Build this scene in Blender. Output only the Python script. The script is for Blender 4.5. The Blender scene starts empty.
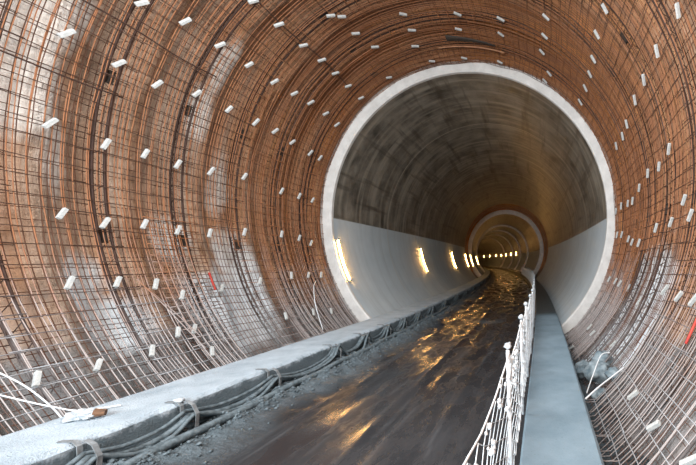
import bpy, bmesh, math, random
from mathutils import Vector, noise
random.seed(7)
sc = bpy.context.scene
COL = sc.collection
rad, sin, cos, pi = math.radians, math.sin, math.cos, math.pi

# ---------------------------------------------------------------- layout
# metres; Y runs along the tunnel, road surface at z = 0
EYE = 2.02            # camera height over the road
AX0, AZ0 = -2.2, 3.44  # tunnel axis where the tunnel is straight
ASP = 1.055           # height / width of the bore
RIM = 10.6            # where the cast lining starts
RMAT = 4.45           # inner rebar mat
def sh(D): return -(max(0.0, D - 6.0) ** 2) / 580.0        # the bend to the left
def lift(D): return 0.010 * max(0.0, D - RIM)               # gentle climb
def TP(D, deg, R):
    t = rad(deg)
    return Vector((AX0 + sh(D) + R * cos(t), D, AZ0 + lift(D) + ASP * R * sin(t)))
def F(x, D, z): return Vector((x + sh(D), D, z + lift(D)))
def nz(*a): return noise.noise(Vector((a + (.37, .71))[:3]))
def frange(a, b, n): return [a + (b - a) * i / n for i in range(n + 1)]

# ---------------------------------------------------------------- mesh tools
class MB:
    def __init__(s): s.v = []; s.f = []; s.at = {}
    def tube(s, pts, r, n=5, cap=True):
        pts = [Vector(p) for p in pts]; m = len(pts); b = len(s.v)
        ref = None
        for i, p in enumerate(pts):
            d = (pts[min(i + 1, m - 1)] - pts[max(i - 1, 0)])
            d = d.normalized() if d.length > 1e-9 else Vector((0, 0, 1))
            if ref is None:
                ref = Vector((0, 0, 1)) if abs(d.z) < .8 else Vector((1, 0, 0))
            u = d.cross(ref)
            if u.length < 1e-6: u = d.cross(Vector((0, 1, .3)))
            u.normalize(); w = u.cross(d).normalized(); ref = w
            rr = r(i / (m - 1)) if callable(r) else r
            for k in range(n):
                a = 2 * pi * k / n
                s.v.append(p + u * (rr * cos(a)) + w * (rr * sin(a)))
        for i in range(m - 1):
            for k in range(n):
                k2 = (k + 1) % n
                s.f.append((b + i * n + k, b + i * n + k2, b + (i + 1) * n + k2, b + (i + 1) * n + k))
        if cap:
            s.f.append(tuple(b + k for k in range(n))[::-1])
            s.f.append(tuple(b + (m - 1) * n + k for k in range(n)))
        return s
    def grid(s, rows, close=False):
        b = len(s.v); n = len(rows[0])
        for r in rows: s.v.extend(Vector(p) for p in r)
        for i in range(len(rows) - 1):
            for k in range(n if close else n - 1):
                k2 = (k + 1) % n
                s.f.append((b + i * n + k, b + i * n + k2, b + (i + 1) * n + k2, b + (i + 1) * n + k))
        return s
    def box(s, c, ax, ay, az):
        b = len(s.v); c = Vector(c)
        for i in (-1, 1):
            for j in (-1, 1):
                for k in (-1, 1): s.v.append(c + ax * i + ay * j + az * k)
        for q in ((0, 1, 3, 2), (4, 6, 7, 5), (0, 4, 5, 1), (2, 3, 7, 6), (0, 2, 6, 4), (1, 5, 7, 3)):
            s.f.append(tuple(b + i for i in q))
        return s
    def build(s, name, m, parent=None, smooth=True, bevel=0, attrs=None, sharp=0):
        me = bpy.data.meshes.new(name)
        me.from_pydata([tuple(p) for p in s.v], [], s.f); me.update()
        if smooth:
            for p in me.polygons: p.use_smooth = True
        bm = bmesh.new(); bm.from_mesh(me); bmesh.ops.recalc_face_normals(bm, faces=bm.faces)
        if bevel: bmesh.ops.bevel(bm, geom=bm.edges[:], offset=bevel, segments=2, affect='EDGES', profile=.6)
        bm.to_mesh(me); bm.free()
        if attrs:
            for k, vals in attrs.items():
                if isinstance(vals[0], (float, int)):
                    a = me.attributes.new(k, 'FLOAT', 'POINT'); a.data.foreach_set('value', [float(x) for x in vals])
                else:
                    a = me.attributes.new(k, 'FLOAT_VECTOR', 'POINT'); a.data.foreach_set('vector', [float(c) for x in vals for c in x])
        if sharp: me.set_sharp_from_angle(angle=rad(sharp))
        me.materials.append(m)
        o = bpy.data.objects.new(name, me); COL.objects.link(o)
        if parent is not None:
            o.parent = parent
            pl = parent.location.copy()
            if parent.parent: pl += parent.parent.location
            if pl.length > 0:
                me.transform(__import__('mathutils').Matrix.Translation(-pl))
        return o
def tag(o, label=None, cat=None, group=None, kind=None):
    if label: o['label'] = label
    if cat: o['category'] = cat
    if group: o['group'] = group
    if kind: o['kind'] = kind
    return o
def empty(name, loc, *a, **k):
    o = bpy.data.objects.new(name, None); COL.objects.link(o); o.location = loc; o.empty_display_size = .1
    return tag(o, *a, **k)
def flip_in(o):      # shells: normals to the inside
    o.data.flip_normals()

# ---------------------------------------------------------------- materials
class N:
    def __init__(s, name):
        s.m = bpy.data.materials.new(name); s.m.use_nodes = True
        s.t = s.m.node_tree; s.b = s.t.nodes['Principled BSDF']
    def n(s, t, **k):
        x = s.t.nodes.new(t)
        for a, b in k.items():
            if a in x.inputs.keys(): x.inputs[a].default_value = b
            else: setattr(x, a, b)
        return x
    def l(s, a, b): s.t.links.new(a, b)
    def pos(s): return s.n('ShaderNodeNewGeometry').outputs['Position']
    def attr(s, k, vec=False):
        x = s.n('ShaderNodeAttribute', attribute_name=k); return x.outputs['Vector' if vec else 'Fac']
    def noise(s, vec, scale, detail=4, rough=.55, stretch=None, dist=0):
        if stretch:
            mp = s.n('ShaderNodeMapping'); mp.inputs['Scale'].default_value = stretch; s.l(vec, mp.inputs['Vector']); vec = mp.outputs['Vector']
        x = s.n('ShaderNodeTexNoise'); x.inputs['Scale'].default_value = scale; x.inputs['Detail'].default_value = detail
        x.inputs['Roughness'].default_value = rough; x.inputs['Distortion'].default_value = dist
        s.l(vec, x.inputs['Vector']); return x.outputs['Fac']
    def ramp(s, fac, *st):
        x = s.n('ShaderNodeValToRGB'); cr = x.color_ramp
        while len(cr.elements) < len(st): cr.elements.new(.5)
        for e, (p, c) in zip(cr.elements, st):
            e.position = p; e.color = (c, c, c, 1) if isinstance(c, (int, float)) else (*c, 1)
        s.l(fac, x.inputs['Fac']); return x.outputs['Color']
    def mix(s, fac, a, b, mode='MIX'):
        x = s.n('ShaderNodeMix', data_type='RGBA', blend_type=mode)
        for v, i in ((fac, 0), (a, 6), (b, 7)):
            if isinstance(v, (int, float)): x.inputs[i].default_value = v
            elif isinstance(v, tuple): x.inputs[i].default_value = (*v, 1)
            else: s.l(v, x.inputs[i])
        return x.outputs[2]
    def math(s, op, a, b=0.0, clamp=False):
        x = s.n('ShaderNodeMath', operation=op, use_clamp=clamp)
        for v, i in ((a, 0), (b, 1)):
            if isinstance(v, (int, float)): x.inputs[i].default_value = v
            else: s.l(v, x.inputs[i])
        return x.outputs[0]
    def z(s):
        x = s.n('ShaderNodeSeparateXYZ'); s.l(s.pos(), x.inputs[0]); return x.outputs
    def step(s, v, a, b):     # smooth 0..1 from a to b
        x = s.n('ShaderNodeMapRange', interpolation_type='SMOOTHSTEP'); x.inputs[1].default_value = a; x.inputs[2].default_value = b
        s.l(v, x.inputs[0]); return x.outputs[0]
    def bump(s, h, strength=.4, dist=.02, prev=None):
        x = s.n('ShaderNodeBump'); x.inputs['Strength'].default_value = strength; x.inputs['Distance'].default_value = dist
        s.l(h, x.inputs['Height'])
        if prev is not None: s.l(prev, x.inputs['Normal'])
        return x.outputs['Normal']
    def out(s, col, rough=.7, normal=None, metal=0, spec=.5, coat=0):
        for v, i in ((col, 'Base Color'), (rough, 'Roughness'), (metal, 'Metallic'), (spec, 'Specular IOR Level'), (coat, 'Coat Weight')):
            if isinstance(v, tuple): s.b.inputs[i].default_value = (*v, 1)
            elif isinstance(v, (int, float)): s.b.inputs[i].default_value = v
            else: s.l(v, s.b.inputs[i])
        if normal is not None: s.l(normal, s.b.inputs['Normal'])
        return s.m

def shotcrete_mat():
    k = N('sprayed_concrete'); tc = k.attr('tc', True)
    streak = k.noise(tc, 1.0, 6, .6, (2.6, .28, 1))
    mott = k.noise(tc, 1.6, 6, .62)
    fine = k.noise(tc, 11, 4, .6)
    band = k.noise(tc, 1.0, 5, .65, (7.0, .35, 1))
    grey = k.mix(k.ramp(mott, (.32, 0.0), (.68, 1.0)), (.32, .225, .158), (.62, .46, .345))
    rust = k.mix(k.ramp(band, (.35, 0.0), (.65, 1.0)), (.33, .115, .03), (.78, .34, .10))
    rf = k.math('ADD', k.attr('rust'), k.math('MULTIPLY', k.math('SUBTRACT', streak, .5), 2.2), True)
    c = k.mix(rf, grey, rust)
    run = k.ramp(k.noise(tc, 1.0, 5, .6, (5.0, .5, 1)), (.55, 0.0), (.68, 1.0))
    c = k.mix(k.math('MULTIPLY', run, .55), c, (.13, .06, .03))
    zz = k.math('ADD', k.z()[2], k.math('MULTIPLY', k.math('SUBTRACT', mott, .5), 2.0))
    c = k.mix(k.math('MULTIPLY', k.step(zz, 1.7, .5), .85), c, (.20, .225, .24))      # grey cement dust and mud at the foot
    lf = k.math('ADD', k.attr('lime'), k.math('MULTIPLY', k.math('SUBTRACT', mott, .5), 1.0))
    lf = k.ramp(lf, (.40, 0.0), (.75, 1.0))
    c = k.mix(lf, c, k.mix(k.step(k.z()[2], 3.2, 1.2), (.76, .70, .63), (.70, .75, .78)))
    h = k.math('ADD', k.math('ADD', k.math('MULTIPLY', mott, 1.0), k.math('MULTIPLY', fine, .45)), k.math('MULTIPLY', band, .6))
    return k.out(c, .75, k.bump(h, .9, .11), spec=.4)
def lining_mat():
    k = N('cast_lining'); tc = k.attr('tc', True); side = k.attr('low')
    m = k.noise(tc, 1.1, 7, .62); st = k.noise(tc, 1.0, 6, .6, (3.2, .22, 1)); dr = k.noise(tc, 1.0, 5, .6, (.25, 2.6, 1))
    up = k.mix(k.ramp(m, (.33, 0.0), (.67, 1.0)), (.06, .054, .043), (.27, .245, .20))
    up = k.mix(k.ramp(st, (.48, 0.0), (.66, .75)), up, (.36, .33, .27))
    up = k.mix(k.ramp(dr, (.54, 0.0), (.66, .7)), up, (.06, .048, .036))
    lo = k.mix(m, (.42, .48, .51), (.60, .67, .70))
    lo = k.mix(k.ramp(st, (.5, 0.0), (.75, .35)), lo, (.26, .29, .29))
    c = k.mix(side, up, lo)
    sx = k.n('ShaderNodeSeparateXYZ'); k.l(tc, sx.inputs[0])
    jm = k.math('PINGPONG', k.math('SUBTRACT', sx.outputs[0], RIM), 2.05)     # form joints each 4.1 m
    jl = k.math('LESS_THAN', jm, .035)
    c = k.mix(k.math('MULTIPLY', jl, .45), c, (.50, .46, .38))
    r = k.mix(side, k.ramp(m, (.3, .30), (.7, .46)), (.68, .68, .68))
    return k.out(c, r, k.bump(k.math('ADD', m, k.math('MULTIPLY', st, .5)), .22, .03), spec=.5)
def concrete_mat(name, a, b, sc_=2.5, rough=.75, bump=.35, dist=.012, fine=38, far_tone=None, mud_shade=None):
    k = N(name); p = k.pos()
    m = k.noise(p, sc_, 6, .62); f = k.noise(p, fine, 4, .6)
    c = k.mix(k.ramp(m, (.3, 0.0), (.7, 1.0)), a, b)
    c = k.mix(k.ramp(f, (.62, 0.0), (.75, .5)), c, tuple(x * .45 for x in a))
    r = rough
    if far_tone:  # darker, smoother tone blended in along Y
        zz = k.z(); w = k.math('ADD', k.step(zz[1], far_tone[0], far_tone[1]), k.math('MULTIPLY', k.math('SUBTRACT', m, .5), .4), True)
        w = k.step(w, .25, .75)
        c = k.mix(w, c, far_tone[2]); r = k.mix(w, (rough,) * 3, (.35,) * 3)
    if mud_shade:      # mud, with the kerb face's shade below its lit top painted in
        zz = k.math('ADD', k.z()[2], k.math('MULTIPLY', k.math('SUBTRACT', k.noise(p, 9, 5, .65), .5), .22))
        c = k.mix(k.step(zz, mud_shade[0], mud_shade[1]), c, k.mix(f, mud_shade[2], mud_shade[3]))
    return k.out(c, r, k.bump(k.math('ADD', f, k.math('MULTIPLY', m, 1.5)), bump, dist), spec=.4)
def bar_mat(name, a, b, dust=(.60, .62, .64), z0=2.9, z1=1.0, amount=.95):
    k = N(name); p = k.pos()
    m = k.noise(p, 3.0, 4, .6); f = k.noise(p, 25, 3, .6)
    c = k.mix(k.math('MULTIPLY', k.math('ADD', m, f), .5), a, b)
    zz = k.math('ADD', k.z()[2], k.math('MULTIPLY', k.math('SUBTRACT', m, .5), 2.6))   # settled cement dust on the low bars
    c = k.mix(k.math('MULTIPLY', k.step(zz, z0, z1), amount), c, dust)
    return k.out(c, .62, None, .0, .4)
def road_mat():
    k = N('wet_mud_road'); p = k.pos()
    big = k.noise(p, .55, 5, .55, (1.4, .35, 1)); st = k.noise(p, 1.0, 6, .6, (7, .55, 1)); f = k.noise(p, 34, 4, .7)
    c = k.mix(k.ramp(big, (.3, 0.0), (.7, 1.0)), (.017, .018, .020), (.045, .046, .049))
    c = k.mix(k.ramp(st, (.55, 0.0), (.72, .6)), c, (.085, .088, .092))
    c = k.mix(k.attr('dry_glint'), c, k.mix(k.noise(p, 14, 4, .6), (.05, .065, .072), (.15, .185, .205)))
    pud = k.ramp(k.noise(p, 1.5, 6, .62, (2.0, .7, 1)), (.42, 0.0), (.60, 1.0))
    pud = k.math('MULTIPLY', pud, k.math('SUBTRACT', 1.0, k.attr('dry_glint'), True))
    r = k.mix(pud, (.46,) * 3, (.075,) * 3); sp = k.mix(pud, (.12,) * 3, (.6,) * 3)
    c = k.mix(k.math('MULTIPLY', pud, .5), c, (.020, .020, .022))
    h = k.math('ADD', k.math('MULTIPLY', st, 1.0), k.math('MULTIPLY', f, .9))
    b1 = k.bump(h, .30, .006)
    return k.out(c, r, k.bump(k.math('MULTIPLY', k.noise(p, 16, 5, .65), k.attr('dry_glint')), 1.0, .06, b1), spec=sp)
def plain(name, a, b=None, rough=.6, metal=0, scale=14, bump=0, emit=None, es=0):
    k = N(name); p = k.pos(); m = k.noise(p, scale, 4, .6)
    c = k.mix(k.ramp(m, (.35, 0.0), (.65, 1.0)), a, b or tuple(x * .75 for x in a))
    nrm = k.bump(m, bump, .01) if bump else None
    k.out(c, rough, nrm, metal, .4)
    if emit:
        k.b.inputs['Emission Color'].default_value = (*emit, 1); k.b.inputs['Emission Strength'].default_value = es
    return k.m
M = dict(
    shot=shotcrete_mat(), lining=lining_mat(), road=road_mat(),
    rim=concrete_mat('pale_cast_edge', (.52, .51, .485), (.70, .69, .66), 3.0, .65, .3, .01),
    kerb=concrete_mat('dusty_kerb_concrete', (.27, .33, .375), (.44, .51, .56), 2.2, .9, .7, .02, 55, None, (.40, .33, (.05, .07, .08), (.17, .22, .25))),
    walk=concrete_mat('walkway_concrete', (.115, .175, .215), (.195, .27, .32), 1.6, .8, .35, .008, 38, (9.6, 12.6, (.055, .07, .075))),
    mud=concrete_mat('grey_mud', (.045, .06, .068), (.15, .19, .21), 5.0, .5, .9, .03, 22),
    hoop=bar_mat('rusty_bar', (.13, .052, .024), (.42, .17, .066), (.40, .385, .38), 2.5, .6, .85),
    dist=bar_mat('dark_rusty_bar', (.03, .016, .011), (.10, .045, .025), (.42, .44, .46), 2.0, .4, .9),
    mesh=bar_mat('dark_welded_wire', (.05, .024, .014), (.17, .065, .028), (.22, .23, .24), 1.0, .0, .25),
    girder=bar_mat('dark_girder_steel', (.022, .013, .010), (.075, .032, .018), (.28, .28, .28), 1.6, .3, .45),
    plate=plain('dark_steel_plate', (.025, .02, .018), (.05, .04, .03), .6),
    block=plain('pale_spacer_concrete', (.54, .55, .53), (.40, .42, .41), .8, 0, 30, .2),
    tube=plain('glowing_tube', (.9, .8, .6), None, .4, 0, 10, 0, (1.0, .50, .14), 52),
    house=plain('lamp_housing_grey', (.35, .33, .30), (.25, .24, .22), .5),
    hose=plain('mud_caked_hose', (.06, .08, .09), (.15, .19, .21), .6, 0, 16, .8),
    strap=plain('dusty_steel_strap', (.12, .13, .135), (.24, .26, .27), .6),
    lime=plain('white_lime_crust', (.46, .49, .50), (.30, .34, .37), .85, 0, 22, .6),
    net=plain('white_frosted_wire', (.58, .62, .64), (.74, .77, .78), .75, 0, 40),
    rock=plain('dusty_boulder', (.10, .145, .17), (.28, .335, .36), .85, 0, 6, .8),
    rustlump=plain('rusty_end', (.20, .10, .05), (.07, .04, .025), .8, 0, 18, .4),
    red=plain('red_marking_tape', (.62, .07, .045), (.45, .04, .03), .6),
    slat=plain('weathered_timber', (.40, .20, .10), (.24, .11, .06), .8, 0, 9, .3),
)

# ---------------------------------------------------------------- sprayed tunnel wall
GIRD = [2.97, 4.12, 5.27, 6.42, 7.57, 8.72, 9.87]
LIME = [(4.6, 170, .45, 9), (4.9, 156, .35, 7), (4.55, 160, .3, 8), (6.95, 150, .22, 9), (6.85, 162, .22, 8), (7.7, 178, .3, 9), (7.75, 193, .3, 8),
        (7.3, 207, .55, 9), (6.9, 205, .5, 8), (5.4, 207, .4, 7), (5.2, 199, .35, 6), (6.6, 327, .6, 10), (6.8, 338, .45, 9), (6.6, 317, .7, 10), (6.6, 190, .3, 6),
        (5.0, 178, .3, 9), (8.2, 338, .3, 5), (6.9, 345, .3, 5), (7.2, 212, .6, 9), (6.5, 308, .7, 9), (7.2, 320, .5, 9), (7.7, 335, .5, 8), (8.2, 328, .5, 9), (7.9, 318, .6, 9), (8.5, 338, .3, 6), (7.3, 203, .45, 10), (8.0, 341, .6, 9), (7.3, 324, .9, 12), (7.8, 206, .5, 13), (7.95, 198, .35, 8)]
def lime_at(D, deg):
    v = 0
    for d, a, sd, sa in LIME: v = max(v, math.exp(-((D - d) / sd) ** 2 - ((deg - a) / sa) ** 2))
    return v
def shell_R(D, deg):
    c = rad(deg)
    w = .16 * cos(2 * pi * (D - GIRD[0]) / 1.15)
    n = .16 * nz(cos(c) * 2.2, sin(c) * 2.2, D * .7) + .06 * nz(cos(c) * 6, sin(c) * 6, D * 2.1)
    edge = .22 * max(0, min(1, (D - 10.0) / .6))
    return 4.88 + w + n - edge
def rust_at(D, deg):
    a = (deg + 60) % 360 - 60
    if D > 20: return .30
    top = max(0, min(1, (175 - a) / 110)); near = max(0, min(1, (D - 6.5) / 3.6))
    return max(0, min(1, .10 + .38 * top + .55 * near))
def shell(name, D0, D1, nd, Rf, m, na=220, tc=True):
    mb = MB(); rows = []; t = []; ru = []; li = []
    for D in frange(D0, D1, nd):
        row = []
        for i in range(na + 1):
            a = -90 + 360 * i / na
            row.append(TP(D, a, Rf(D, a % 360))); t.append((D, rad(a) * 4.6, 0)); ru.append(rust_at(D, a % 360)); li.append(lime_at(D, a % 360))
        rows.append(row)
    mb.grid(rows)
    o = mb.build(name, m, attrs=dict(tc=t, rust=ru, lime=li))
    return tag(o, kind='structure')
shell('wall_rock', -4.0, 10.75, 170, shell_R, M['shot'], 260)
def bulkhead(name, D, R0, R1):
    mb = MB(); rows = []; t = []; ru = []; li = []
    for R in frange(R0, R1, 3):
        rows.append([TP(D, -90 + 4 * i, R) for i in range(91)])
        for i in range(91): t.append((D + R, rad(4 * i) * 4, 0)); ru.append(.8); li.append(0.0)
    mb.grid(rows); tag(mb.build(name, M['shot'], attrs=dict(tc=t, rust=ru, lime=li)), kind='structure')
bulkhead('wall_near_bulkhead', 10.74, 4.3, 5.6); bulkhead('wall_gap_front', 35.05, 4.3, 5.6); bulkhead('wall_gap_back', 43.45, 4.3, 5.6); bulkhead('wall_end', 149.5, .01, 5)
shell('wall_gap', 35.0, 43.5, 16, lambda D, a: 4.85 + .1 * nz(a * .1, D), M['shot'], 90)

# ---------------------------------------------------------------- cast lining and its pale edges
def lining(name, D0, D1, step):
    mb = MB(); rows = []; t = []; low = []
    n = int((D1 - D0) / step); angs = [-90 + 360 * i / 144 for i in range(145)]
    angs = sorted(set(angs + [-.3, .3, 179.7, 180.3]))
    for D in frange(D0, D1, n):
        rows.append([TP(D, a, 4.2) for a in angs])
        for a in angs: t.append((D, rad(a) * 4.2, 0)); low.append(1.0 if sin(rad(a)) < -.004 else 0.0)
    mb.grid(rows)
    return tag(mb.build(name, M['lining'], attrs=dict(tc=t, low=low)), kind='structure')
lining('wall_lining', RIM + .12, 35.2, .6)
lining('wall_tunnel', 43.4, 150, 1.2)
def rim(name, D, w, flip=1):
    prof = [(4.19, .14), (4.19, .04), (4.23, .0), (4.2 + w - .05, .0), (4.2 + w, .05), (4.2 + w, .30)]
    mb = MB(); rows = []
    for i in range(181):
        a = -90 + 2 * i
        rows.append([TP(D + flip * d, a, r + (.012 * nz(a * .2, r * 5) if r > 4.3 else 0)) for r, d in prof])
    mb.grid(rows)
    return tag(mb.build(name, M['rim'], smooth=False), kind='structure')
rim('trim_1', RIM, .36)
rim('trim_2', 35.2, .5, -1)
rim('trim_3', 43.2, .5)
def rib(name, D):
    mb = MB(); mb.grid([[TP(D + d, -90 + 4 * i, r) for r, d in ((4.25, -.25), (3.98, -.2), (3.98, .2), (4.25, .25))] for i in range(91)])
    tag(mb.build(name, M['rim'], smooth=False), kind='structure')
for i, D in enumerate((56.5, 66, 76, 88)): rib('trim_%d' % (4 + i), D)

# ---------------------------------------------------------------- floor, kerb, walkway
def floor_z(x, D):
    z = 0
    if x < -4.15 or x > .4: z = -.32 if D < RIM else -.15
    for cx, w, h in ((-2.12, .07, .05), (-1.92, .10, -.03), (-1.25, .06, .035), (-1.02, .10, -.02), (-3.1, .10, .03), (-2.75, .18, -.025), (-.55, .12, .02)):
        q = x - cx - .05 * nz(D * .35, cx)
        z += .6 * h * math.exp(-(q / w) ** 2) * (.65 + .7 * nz(D * 1.3, cx * 3))
    z += .006 * nz(x * 2.2, D * 1.1) + .0018 * nz(x * 9, D * 5)
    if -4.3 < x < -2.9:
        e = 3.72 + .2 * nz(D * .8, 4) + .08 * nz(D * 3, 1)
        z += .15 * max(0, min(1, (-x - e + .45) / .45)) * (.85 + .5 * nz(x * 6, D * 5) + .35 * nz(x * 13, D * 11))
    return z
def dry_glint_at(x, D):
    v = max(0, min(1, (-x - 3.25 + .25 * nz(D * 1.2, 2)) / .5)) if x < -2.9 else 0
    d = math.exp(-((x + 1.85) / .45) ** 2 - ((D - 12.1) / .3) ** 2) * .9  # pale patch painted for the bright streak on a puddle
    return max(v, d, 1.0 if x > .45 or x < -4.3 else 0)
mb = MB(); rows = []; dry_glint = []
Ds = [.5 + .07 * i for i in range(172)]
while Ds[-1] < 150: Ds.append(Ds[-1] + max(.08, .02 * Ds[-1]))
Ds = [-3.9, -3, -2, -1, 0] + Ds
xs = [-5.7, -5.2, -4.4, -4.22] + [-4.2 + 4.0 * i / 100 for i in range(1, 101)] + [-.1, .2, .4, .55, .9, 1.3, 1.7]
for D in Ds:
    rows.append([F(x, D, floor_z(x, D)) for x in xs]); dry_glint += [dry_glint_at(x, D) for x in xs]
mb.grid(rows)
tag(mb.build('floor', M['road'], attrs=dict(dry_glint=dry_glint)), kind='structure')

def sweep(name, prof, m, D0, D1, jit=.006, fine=.07):
    mb = MB(); rows = []; D = D0; P = []
    for (a, b) in zip(prof, prof[1:]):
        n = max(1, int(math.dist(a, b) / .05))
        P += [(a[0] + (b[0] - a[0]) * i / n, a[1] + (b[1] - a[1]) * i / n) for i in range(n)]
    P.append(prof[-1])
    while D < D1:
        g = jit if D < 25 else 0
        rows.append([F(x + g * (nz(D * 7, z * 16, x * 7) + .5 * nz(D * 1.3, z * 2, 3)) * (1 if z < KT - .02 else .3), D, z + g * .35 * nz(x * 7, D * 4.3, 5)) for x, z in P])
        D += fine if D < 14 else .8
    mb.grid(rows)
    o = mb.build(name, m, sharp=32)
    return tag(o, kind='structure')
KT = EYE - 1.6                                    # kerb and walkway top
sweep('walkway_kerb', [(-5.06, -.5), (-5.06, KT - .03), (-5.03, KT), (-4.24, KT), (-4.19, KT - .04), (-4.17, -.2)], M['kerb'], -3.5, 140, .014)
sweep('walkway_fence', [(-.19, -.3), (-.19, KT - .02), (-.17, KT), (.47, KT), (.50, KT - .03), (.50, -.6)], M['walk'], -3.5, 140, .005)

# ---------------------------------------------------------------- reinforcement
ORD = ['seventh', 'sixth', 'fifth', 'fourth', 'third', 'second', 'first']     # girders counted from the lining
def mat_R(D, a):
    c = rad(a)
    return RMAT + .045 * nz(cos(c) * 2.5, sin(c) * 2.5, D * .9) + .02 * nz(cos(c) * 7, sin(c) * 7, D * 3)
def rebar(k):
    D0 = GIRD[k]; D1 = GIRD[k + 1] if k < 6 else RIM + .02
    if k < 6:
        lab = 'rusty rebar mat between the %s and %s lattice girders out from the lining' % (ORD[k + 1], ORD[k])
    else: lab = 'closely barred rusty rebar mat running into the pale lining edge'
    root = empty('rebar_mat', (AX0, (D0 + D1) / 2, 0), lab, 'rebar mat', 'rebar mats of the tunnel wall')
    n = (13, 14, 16, 16, 17, 18, 14)[k]
    for i in range(n):
        D = D0 + (i + .5) * (D1 - D0) / n + random.uniform(-.02, .02)
        lo, hi = -49 + random.uniform(-1.5, 1.5), 228 + random.uniform(-1, .6)
        if 6.3 < D < 8.0: hi = 191 + random.uniform(-3, 3)
        if 5.33 < D < 7.65: lo = -14 + random.uniform(-3, 3)
        tl = random.uniform(-.05, .05)
        pts = []
        m = 104
        for j in range(m + 1):
            a = lo + (hi - lo) * j / m
            d = D + tl * cos(rad(a)) + .02 * nz(a * .05, D * 9)
            R = mat_R(D, a)
            pts.append(TP(d, a, R))
        if lo < -40 and D < 6.2:                # hooked ends by the walkway
            p = pts[0]
            tail = [p + Vector((-.26 - .1 * random.random(), random.uniform(-.08, .08), .10)), p + Vector((-.14, .01, -.01))]
            pts = tail + pts
        MB().tube(pts, random.uniform(.0048, .0070), 5).build('hoop_bar', M['hoop'], root)
    a = -48.0; cnt = 0
    while a < 226:
        st = 2.85
        skip = (k == 3 and (a < -14 or a > 190)) or (k == 2 and a < -14)
        if not skip:
            e0, e1 = D0 - random.uniform(.02, .25), D1 + (random.uniform(.02, .25) if k < 6 else .05)
            aa = a + random.uniform(-.5, .5)
            pts = [TP(D, aa + random.uniform(-.15, .15), mat_R(D, aa) - .013) for D in frange(e0, e1, 4)]
            MB().tube(pts, .006, 4).build('distribution_bar', M['dist' if k < 4 else 'hoop'], root); cnt += 1
        a += st
    if k == 2:                                   # dense loose-ended patch low on the kerb side
        for j in range(16):
            aa = 188 + j * 1.9
            MB().tube([TP(D, aa + random.uniform(-.3, .3), RMAT - .03) for D in frange(5.75, 6.62 + .1 * random.random(), 3)], .008, 5).build('lap_bar', M['hoop'], root)
        for j in range(6):
            D = 5.85 + j * .11
            MB().tube([TP(D + .08 * (t - .5), 189 + 37 * t, RMAT - .05) for t in frange(0, 1, 16)], .008, 5).build('lap_hoop', M['hoop'], root)
    return root
for k in range(7): rebar(k)
# heavy dark joint bars that cross the hoops
for a, D0, D1, lb in ((166, 3.2, 5.4, 'long dark lap bar crossing the hoops high on the kerb side wall nearest the camera'), (153.3, 4.3, 6.6, 'dark lap bar crossing three girders above the kerb side wall'),
                  (133.2, 6.3, 9.6, 'dark lap bar crossing the hoops beside the crown spacers')):
    o = MB().tube([TP(D, a + .5 * nz(D, a), RMAT - .02) for D in frange(D0, D1, 12)], .012, 5).build('lap_bar', M['girder'])
    tag(o, lb, 'rebar')
# outer welded wire mesh behind each mat
def wire(k):
    D0 = GIRD[k]; D1 = GIRD[k + 1] if k < 6 else RIM
    mb = MB(); rr = lambda D, a: min(4.64 + .03 * cos(2 * pi * (D - GIRD[0]) / 1.15) + .03 * nz(a * .06, D), shell_R(D, a % 360) - .09)
    n = 13 if k < 6 else 9
    for i in range(n):
        D = D0 + (i + .5) * (D1 - D0) / n
        mb.tube([TP(D, a, rr(D, a)) for a in frange(-50, 230, 90)], .006, 4)
    a = -49.5
    while a < 230:
        mb.tube([TP(D, a, rr(D, a)) for D in frange(D0 - .05, D1 + .05, 4)], .0058, 4); a += 1.9
    if k < 6: lab = 'dark welded wire sheet behind the rebar between %s and %s girders from the lining' % (ORD[k + 1], ORD[k])
    else: lab = 'dark welded wire sheet behind the bars next to the pale lining edge'
    tag(mb.build('wire_sheet', M['mesh']), lab, 'wire mesh', 'wire sheets against the sprayed wall')
for k in range(7): wire(k)
# lattice girders
for k, D in enumerate(GIRD):
    root = empty('lattice_girder', (AX0, D, 0), 'dark lattice girder arch, %s out from the lining edge' % ORD[k], 'girder', 'lattice girder arches')
    A = frange(-47, 227, 120)
    for dd, R in ((-.075, 4.50), (.075, 4.50), (0, 4.64)):
        MB().tube([TP(D + dd, a, R) for a in A], .017, 5).build('chord', M['girder'], root)
    mb = MB(); a = -47; s = 0; z1 = []; z2 = []
    while a < 227:
        z1.append(TP(D + (-.075 if s % 2 else 0), a, 4.50 if s % 2 else 4.64)); z2.append(TP(D + (.075 if s % 2 else 0), a, 4.50 if s % 2 else 4.64))
        a += 1.7; s += 1
    mb.tube(z1, .007, 4).tube(z2, .007, 4).build('lacing', M['girder'], root, smooth=False)
    for a in (-5, 35, 75, 124, 163, 192):
        c = TP(D, a, 4.52); t = (TP(D, a + .5, 4.52) - TP(D, a - .5, 4.52)).normalized(); r = (TP(D, a, 4.6) - TP(D, a, 4.5)).normalized(); y = Vector((0, 1, 0))
        mb = MB(); mb.box(c, t * .085, r * .035, y * .03); mb.box(c + t * .09, t * .008, r * .05, y * .05); mb.box(c - t * .09, t * .008, r * .05, y * .05)
        mb.build('joint_plate', M['plate'], root, smooth=False)

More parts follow.
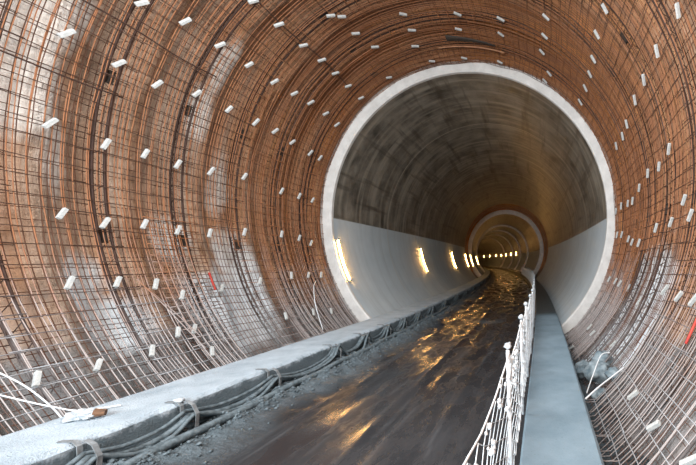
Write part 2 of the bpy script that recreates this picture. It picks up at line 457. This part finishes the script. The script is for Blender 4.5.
# ---------------------------------------------------------------- concrete spacer blocks
SPACERS = [(4.64,159.3),(5.18,148.2),(5.74,146.5),(6.36,146.5),(5.23,160.1),(5.76,160.6),(6.37,158.7),(7.02,158.7),(4.67,174.3),(5.27,175.2),(5.79,175.0),(4.76,189.1),(5.22,190.0),(5.74,189.5),(6.26,190.1),(6.86,190.1),(6.31,175.3),(6.94,174.8),(4.66,201.1),(5.18,201.3),(5.67,202.1),(6.0,204.9),(6.31,202.8),(6.81,203.1),(3.98,216.0),(4.53,216.0),(5.17,215.6),(5.65,212.9),(5.91,212.9),(5.95,218.8),(6.34,133.9),(6.96,133.9),(7.65,133.6),(6.99,146.5),(7.65,146.4),(8.24,146.0),(7.68,158.6),(8.23,158.4),(8.83,159.1),(9.55,159.7),(8.79,145.4),(9.42,145.5),(10.01,146.4),(8.25,133.1),(8.81,133.2),(9.42,133.4),(10.1,133.4),(8.25,120.1),(8.9,117.9),(10.16,120.6),(7.68,120.2),(7.52,122.4),(8.28,104.5),(8.85,104.5),(9.44,106.2),(9.98,159.8),(10.24,103.4),(7.71,173.7),(8.83,174.8),(9.48,174.8),(10.04,174.9),(7.68,188.9),(8.79,188.3),(9.43,188.9),(9.89,190.3),(7.74,202.8),(8.77,201.6),(9.41,201.7),(9.95,201.9),(7.96,214.1),(8.89,214.7),(9.58,215.7),(8.48,88.2),(9.03,89.6),(10.3,91.2),(8.41,74.3),(8.99,75.1),(10.31,77.4),(7.65,59.0),(8.31,59.3),(8.99,60.2),(9.76,57.0),(10.3,58.7),(6.17,41.6),(6.91,42.1),(7.66,41.3),(8.25,41.2),(8.94,41.5),(9.79,42.1),(4.65,24.8),(5.52,24.7),(6.3,24.1),(6.98,23.5),(7.86,21.8),(8.38,20.7),(9.07,20.7),(6.02,6.9),(6.58,5.1),(7.26,5.7),(7.94,3.8),(8.55,1.5),(9.0,1.7),(9.73,2.4),(10.39,1.9),(5.41,354.7),(5.1,351.2),(5.87,351.1),(6.64,350.9),(9.51,352.3),(10.1,352.8),(8.69,350.1),(8.28,348.8),(7.67,348.1),(9.63,336.7),(8.8,336.5),(8.28,336.1),(7.41,336.0),(6.33,333.5),(4.72,336.4),(4.25,336.4),(5.31,337.0),(4.34,319.0),(3.52,318.9),(8.7,320.0),(8.06,319.6),(7.49,319.7),(6.21,321.5),(8.62,311.3),(2.78,319.9)]
ROWS = [(-41, 'lowest row of fence side wall'), (-24, 'second row up fence side wall'), (-9, 'third row up fence side wall'), (4, 'fourth row up fence side wall'),
        (22.5, 'fifth row up fence side wall'), (41.5, 'sixth row up fence side wall'), (59, 'row where fence side wall meets crown'), (75, 'crown row fence side of apex'),
        (90, 'row along crown apex'), (104.5, 'first crown row kerb side of apex'), (120, 'second crown row kerb side of apex'), (133.4, 'third crown row kerb side of apex'),
        (146.4, 'sixth row up kerb side wall'), (159.4, 'fifth row up kerb side wall'), (175, 'fourth row up kerb side wall'), (189.7, 'third row up kerb side wall'),
        (202, 'second row up kerb side wall'), (215, 'lowest row of kerb side wall')]
NTH = ['closest to the lining', 'second from the lining', 'third from the lining', 'fourth from the lining', 'fifth from the lining', 'sixth from the lining', 'seventh from the lining',
       'eighth from the lining', 'ninth from the lining', 'tenth from the lining', 'eleventh from the lining']
rowsD = {}
for D, a in SPACERS:
    aa = a - 360 if a > 270 else a
    i = min(range(len(ROWS)), key=lambda q: abs(ROWS[q][0] - aa))
    rowsD.setdefault(i, []).append((D, aa))
for i, lst in sorted(rowsD.items()):
    for q, (D, a) in enumerate(sorted(lst, reverse=True)):
        D = min(D, 10.42)
        RB = 4.395
        if (a < -14 and 5.4 < D < 7.65) or (a > 192 and 6.3 < D < 7.6):      # in the openings the blocks sit on the wire sheet
            RB = 4.60; cc = cos(rad(a)); D *= (RB * cc - 2.2) / (4.4 * cc - 2.2)
        c = TP(D, a, RB)
        t = (TP(D, a - .5, RB) - TP(D, a + .5, RB)).normalized(); r = (TP(D, a, 4.5) - TP(D, a, 4.4)).normalized()
        y = Vector((0, 1, 0)); ang = rad(random.uniform(22, 38))
        u = t * cos(ang) + y * sin(ang); v = y * cos(ang) - t * sin(ang)
        L = random.uniform(.085, .098)
        mb = MB(); mb.box(c, u * L, v * .023, r * .022)
        o = mb.build('spacer_block', M['block'], smooth=False, bevel=.006)
        tag(o, 'pale spacer block, %s, %s' % (ROWS[i][1], NTH[q]), 'spacer block', 'concrete spacer blocks on the rebar')

# ---------------------------------------------------------------- tube lamps
def lamp(D, a0, a1, lab, side=1, group='tube lamps on the kerb side'):
    root = empty('tube_lamp', TP(D, (a0 + a1) / 2, 4.15), lab, 'lamp', group)
    A = frange(a0, a1, 14)
    hb = MB(); rows = []
    for a in A: rows.append([TP(D - .03, a, 4.19), TP(D - .03, a, 4.16), TP(D + .03, a, 4.16), TP(D + .03, a, 4.19)])
    hb.grid(rows, True); hb.f.append((0, 1, 2, 3)); q = 4 * 14; hb.f.append((q + 3, q + 2, q + 1, q))
    hb.build('housing', M['house'], root, smooth=False)
    MB().tube([TP(D, a, 4.13) for a in frange(a0 + .6, a1 - .6, 14)], .022, 10).build('glowing_tube', M['tube'], root)
    for a in (a0 + .2, a1 - .2):
        c = TP(D, a, 4.135); t = (TP(D, a + .5, 4.1) - TP(D, a - .5, 4.1)).normalized(); r = (TP(D, a, 4.2) - TP(D, a, 4.1)).normalized()
        MB().box(c, t * .025, r * .035, Vector((0, .035, 0))).build('end_cap', M['house'], root, smooth=False, bevel=.008)
WH = ['just inside the pale lining edge', 'second in from the lining edge', 'third in from the lining edge', 'fourth in from the lining edge', 'inside the gap between the two linings',
            'just inside the far lining', 'second inside the far lining', 'third inside the far lining', 'fourth inside the far lining', 'fifth inside the far lining', 'sixth inside the far lining', 'seventh inside the far lining']
for i, D in enumerate([10.80, 18.8, 27.0, 34.6, 39.5, 52, 60, 68, 76, 84, 92, 100]):
    lamp(D, 188.5, 206.5, 'warm glowing tube lamp on the kerb side wall, %s' % WH[i])
FW = ['first', 'second', 'third', 'fourth', 'fifth', 'sixth', 'seventh', 'eighth', 'ninth', 'tenth']
for i, D in enumerate([66, 72, 79, 86, 93, 101, 110, 119, 129, 140]):
    lamp(D, -4, 6, 'small far tube lamp on the outer bend wall, %s along the bend' % FW[i], group='tube lamps on the far bend')

# ---------------------------------------------------------------- hoses on the kerb face
HANG = [2.2, 3.14, 4.03, 5.3, 6.9, 8.03, 9.2, 10.3, 11.6, 13.0, 15, 17.5, 20, 23, 26, 30, 34, 39, 45]
def hose(name, lab, x, z, r, sag, rise, ph, cat='hose'):
    pts = []
    for a, b in zip(HANG, HANG[1:]):
        for i in range(10):
            t = i / 10; D = a + (b - a) * t
            s = sag * 4 * t * (1 - t) * (.8 + .5 * nz(a * 3, ph)) - rise * max(0, cos(2 * pi * t)) * (1 if a > 6.5 else .2)
            pts.append(F(x + .03 * nz(D * 1.7, ph) + .03 * sin(pi * t) * (ph % 2), D, max(z - s + .012 * nz(D * 2, ph * 2), .06 + r)))
    o = MB().tube(pts, lambda t: r, 9).build(name, M['hose'])
    return tag(o, lab, cat, 'hoses along the kerb face')
hose('hose', 'uppermost thin mud-caked hose slung along the kerb face', -4.12, .30, .022, .10, .08, 1)
hose('hose', 'thick mud-caked hose slung in the hangers along the kerb face', -4.08, .25, .036, .13, .12, 2)
hose('hose', 'outermost thin hose hanging slackest along the kerb face', -4.00, .27, .022, .20, .16, 3)
hose('hose', 'inner hose pressed against the kerb face under the thin one', -4.13, .20, .028, .11, .02, 4)
pts = [F(-3.86 + .07 * nz(d * .8, 3), d, .15 + .03 * nz(d * 1.3, 8)) for d in frange(1.6, 30, 150)]
tag(MB().tube(pts, .045, 9).build('water_pipe', M['hose']), 'thick mud-buried pipe lying at the foot of the kerb', 'pipe')
for i, D in enumerate(HANG[1:12]):
    mb = MB(); w = Vector((0, .02, 0)); pr = [(-4.34, KT + .012), (-4.20, KT + .015), (-4.155, KT - .03), (-4.15, .30), (-4.14, .13), (-4.06, .09), (-3.99, .15), (-3.98, .30), (-4.03, .40), (-4.10, KT + .02)]
    mb.grid([[F(x, D - .02, z) for x, z in pr], [F(x, D + .02, z) for x, z in pr]])
    o = mb.build('hose_hanger', M['strap'], smooth=False)
    so = o.modifiers.new('thick', 'SOLIDIFY'); so.thickness = .008
    tag(o, 'bent steel strap hanger holding hoses on the kerb face, %s from the camera' % ['first', 'second', 'third', 'fourth', 'fifth', 'sixth', 'seventh', 'eighth', 'ninth', 'tenth', 'eleventh'][i], 'hanger', 'hose hangers on the kerb')
# lumps of thrown-up mud along the foot of the kerb: nobody could count them
mb = MB()
def lump(mb, c, s, seed, n=7, m=5, flat=1.0):
    rows = []
    for i in range(m + 1):
        ph = pi * i / m; row = []
        for j in range(n):
            th = 2 * pi * j / n
            d = Vector((sin(ph) * cos(th), sin(ph) * sin(th), cos(ph)))
            q = s * (1 + .45 * nz(d.x * 1.7 + seed, d.y * 1.7, d.z * 1.7) + .15 * nz(d.x * 5 + seed, d.y * 5, d.z * 5))
            row.append(Vector(c) + Vector((d.x * q, d.y * q, d.z * q * flat)))
        rows.append(row)
    mb.grid(rows, True)
for i in range(4200):
    D = 1.8 + 13 * random.random() ** 1.5
    x = -4.05 + abs(random.gauss(0, .2))
    lump(mb, F(x, D, floor_z(x, D) + .005), random.uniform(.006, .027), i, 6, 4, .7)
tag(mb.build('mud_lumps', M['mud']), 'grey mud lumps heaped along the foot of the kerb', 'mud', kind='stuff')

# ---------------------------------------------------------------- things on the kerb and wall foot
r = empty('rubble_chunk', F(-4.78, 3.62, KT), 'white lime-crusted chunk with a rusty end lying on the kerb top', 'rubble')
mb = MB(); lump(mb, F(-4.80, 3.60, KT + .045), .085, 3, 14, 9, .62); lump(mb, F(-4.68, 3.62, KT + .05), .075, 9, 14, 9, .7); mb.build('crust', M['lime'], r, smooth=False)
mb = MB(); mb.tube([F(-4.64, 3.62, KT + .06), F(-4.57, 3.66, KT + .05)], lambda t: .045 - .012 * t, 7).build('rusty_end', M['rustlump'], r, smooth=False)
r = empty('lime_lump', F(-4.2, 4.05, KT), 'small white lump on the kerb edge beside the second hanger', 'rubble')
mb = MB(); lump(mb, F(-4.22, 4.06, KT + .02), .05, 21, 12, 8, .5); mb.build('crust', M['lime'], r)
def wirething(pts, rr, lab, m='hoop', name='loose_bar', cat='rebar'):
    P = [Vector(p) for p in pts]; out = []
    for i in range(len(P) - 1):
        p0, p1, p2, p3 = P[max(i - 1, 0)], P[i], P[i + 1], P[min(i + 2, len(P) - 1)]
        for j in range(8):
            t = j / 8
            out.append(.5 * ((2 * p1) + (p2 - p0) * t + (2 * p0 - 5 * p1 + 4 * p2 - p3) * t * t + (3 * p1 - p0 - 3 * p2 + p3) * t ** 3))
    out.append(P[-1])
    tag(MB().tube(out, rr, 6).build(name, M[m]), lab, cat)
wirething([F(-5.75, 3.55, .75), F(-5.45, 3.68, .58), F(-5.2, 3.72, .50), F(-4.95, 3.75, KT + .03), F(-4.7, 3.9, KT + .03)], .008, 'pale bent wire sagging from the mat to the white chunk', 'net', 'loose_wire', 'wire')
wirething([F(-5.7, 3.6, .95), F(-5.5, 3.72, .72), F(-5.25, 3.78, .42), F(-5.15, 3.8, .2)], .008, 'pale wire curling down behind the kerb at the near end', 'net', 'loose_wire', 'wire')
wirething([TP(5.42, 201, 4.38), TP(5.55, 206, 4.32), TP(5.72, 213, 4.32), TP(5.85, 218, 4.36)], .007, 'loose rusty bar slanting across the dense low mat')
wirething([TP(5.5, 203, 4.36), TP(5.7, 209, 4.33), TP(5.9, 215, 4.36)], .007, 'second loose rusty bar leaning beside the slanting one')
wirething([TP(8.6, 222, 4.3), TP(8.7, 214, 4.15), TP(9.1, 207, 4.2), TP(9.6, 204, 4.38)], .009, 'thin white wire looping from the kerb to the lining edge', 'net', 'loose_wire', 'wire')
wirething([TP(6.84, 203.5, 4.58), TP(6.84, 201, 4.58), TP(6.84, 199.2, 4.58)], .018, 'red marking tape on the wire sheet beside the mat opening', 'red', 'marking_tape', 'tape')
wirething([TP(3.95, 330, 4.4), TP(3.97, 332.5, 4.4), TP(4.0, 335, 4.41)], .016, 'red tape wound on a bar of the fence side mat', 'red', 'marking_tape', 'tape')
wirething([F(.52, 4.3, .36), F(.72, 4.5, .44), F(.95, 4.75, .50), F(1.15, 4.95, .56)], .011, 'pale bent bar reaching from the walkway edge to the mat', 'net', 'loose_wire', 'wire')
wirething([F(.66, 5.3, .06), F(.78, 5.5, .26), F(.98, 5.9, .48), F(1.15, 6.0, .50)], .010, 'pale bent bar standing out of the pit beside the boulder', 'net', 'loose_wire', 'wire')
for c, s, sd, fl, lb in (((.98, 6.15, .12), .23, 2, .8, 'largest dusty boulder in the pit between walkway and mat'), ((.92, 5.55, -.06), .13, 5, .8, 'small dusty rock in front of the largest boulder in the pit'),
                     ((1.16, 5.75, .22), .12, 8, .8, 'pale rock wedged against the foot of the mat'), ((1.12, 6.6, .22), .20, 12, .7, 'pale rock behind the largest boulder in the pit'),
                     ((.80, 6.9, -.05), .2, 15, .7, 'rock beside the walkway edge beyond the largest boulder')):
    mb = MB(); lump(mb, F(*c), s, sd, 22, 14, fl)
    tag(mb.build('boulder', M['rock']), lb, 'rock', 'rocks in the pit beside the walkway')
c = TP(9.75, 84, 4.40)
o = MB().tube([TP(9.75 + .05 * t, 99 - 24 * t, 4.41) for t in frange(0, 1, 14)], .022, 6).build('timber_lath', M['slat'])
tag(o, 'pale curved lath under the dark slot at the crown', 'lath')

mb = MB(); mb.grid([[TP(9.28 + .3 * t, 95 - 17 * t, 4.425), TP(9.46 + .12 * t, 95 - 17 * t, 4.415), TP(9.52 + .12 * t, 95 - 17 * t, 4.43)] for t in frange(0, 1, 12)])  # black strip added to stand for the dark slot at the crown
o = mb.build('slot_strip', M['plate']); so = o.modifiers.new('thick', 'SOLIDIFY'); so.thickness = .012
tag(o, 'black tapering strip added for the dark slot above the curved lath', 'strip')

# ---------------------------------------------------------------- safety fence on the walkway edge
fence = empty('safety_fence', F(-.22, 2.5, KT), 'white frosted chain link fence running along the walkway edge', 'fence')
def lean_in(D): return -.05 * max(0.0, 2.44 - D) / 1.5
POST = [.85, 2.44, 3.75, 5.0, 6.3, 7.6, 9.0, 10.4, 11.8, 13.2, 14.6, 16, 17.5, 19, 20.6, 22.3, 24, 26, 28, 30, 32.5, 35, 38, 41, 44]
def top_z(D):
    for a, b in zip(POST, POST[1:]):
        if a <= D <= b:
            t = (D - a) / (b - a); return KT + .98 - .17 * 4 * t * (1 - t) * (1 if D < 12 else .5) + .02 * nz(D * 4)
    return KT + .98
for i, D in enumerate(POST):
    lean = .03 * nz(D * 2, 4)
    p = MB().tube([F(-.215, D, KT - .01), F(-.235 + lean_in(D) + lean, D, KT + 1.0)], .013, 8).build('post', M['net'], fence)
    mb = MB(); lump(mb, F(-.235 + lean_in(D) + lean, D, KT + 1.03), random.uniform(.026, .035), D, 10, 7, .95); mb.build('lime_cap', M['lime'], p)
for a, b in zip(POST, POST[1:]):
    mb = MB(); far = a > 11
    n = int((b - a) / (.10 if a < 3 else (.085 if not far else .13))); cw = (b - a) / n; m = 14 if a < 3 else (20 if not far else 10)
    wr = .0036 if a < 2 else (.0045 if a < 5 else (.005 if not far else .010))
    for i in range(n + 1):
        pts = []
        for j in range(m + 1):
            t = j / m; D = a + cw * i + cw * .5 * (1 if j % 2 else -1) * (1 if i % 2 else -1)
            D = min(max(D, a), b)
            z = KT + .02 + (top_z(D) - KT - .02) * t
            pts.append(F(-.225 + lean_in(D) * t + .05 * nz(D * 1.6, t * 1.5) * sin(pi * t) - .03 * t * sin(pi * (D - a) / (b - a)), D, z))
        mb.tube(pts, wr, 3, False)
    mb.tube([F(-.235 + lean_in(a + (b - a) * t) - .03 * sin(pi * t), a + (b - a) * t, top_z(a + (b - a) * t)) for t in frange(0, 1, 12)], wr * 1.5, 5)
    for q in range(26 if a < 9 else 6):
        D = random.uniform(a, b); z = top_z(D) - (abs(random.gauss(0, .12)) if q > 1 else 0)
        lump(mb, F(-.245 + lean_in(D), D, z), random.uniform(.006, .017), q + a, 7, 5, 1.2)
    mb.build('net_panel', M['net'], fence)

# ---------------------------------------------------------------- light, camera
def area(name, loc, tgt, sx, sy, e, c):
    l = bpy.data.lights.new(name, 'AREA'); l.shape = 'RECTANGLE'; l.size = sx; l.size_y = sy; l.energy = e; l.color = c
    o = bpy.data.objects.new(name, l); COL.objects.link(o); o.location = loc
    o.rotation_euler = (Vector(tgt) - Vector(loc)).to_track_quat('-Z', 'Y').to_euler(); return o
area('work_floodlight', (-2.2, -2.6, 4.6), (-2.2, 9, 3.6), 4.5, 3.0, 560, (1.0, .95, .90))
area('portal_daylight', (-4.4, -2.2, 3.2), (1.6, 13, 2.2), 3.0, 2.4, 340, (.74, .88, 1.0))
area('crown_fill_light', (-2.2, 4.6, 7.3), (-2.2, 5.6, 0), 2.4, 1.2, 330, (.92, .96, 1.0))  # added unseen light that brightens the wall openings and kerb top
w = bpy.data.worlds.new('world'); sc.world = w; w.use_nodes = True
w.node_tree.nodes['Background'].inputs[0].default_value = (.70, .82, 1.0, 1); w.node_tree.nodes['Background'].inputs[1].default_value = .7
cd = bpy.data.cameras.new('camera'); cam = bpy.data.objects.new('camera', cd); COL.objects.link(cam)
cam.location = (0, 0, EYE); cam.rotation_euler = (pi / 2, 0, 0)
cd.sensor_fit = 'HORIZONTAL'; cd.sensor_width = 36; cd.lens = 36 * 350 / 696
cd.shift_x = -(543 - 348) / 696; cd.shift_y = (264 - 232.5) / 696; cd.clip_start = .05; cd.clip_end = 400
sc.camera = cam
sc.view_settings.view_transform = 'Standard'; sc.view_settings.look = 'None'; sc.view_settings.gamma = 1; sc.view_settings.use_curve_mapping = False
sc.view_settings.exposure = 0.75
sc.cycles.use_denoising = True
sc.cycles.max_bounces = 8
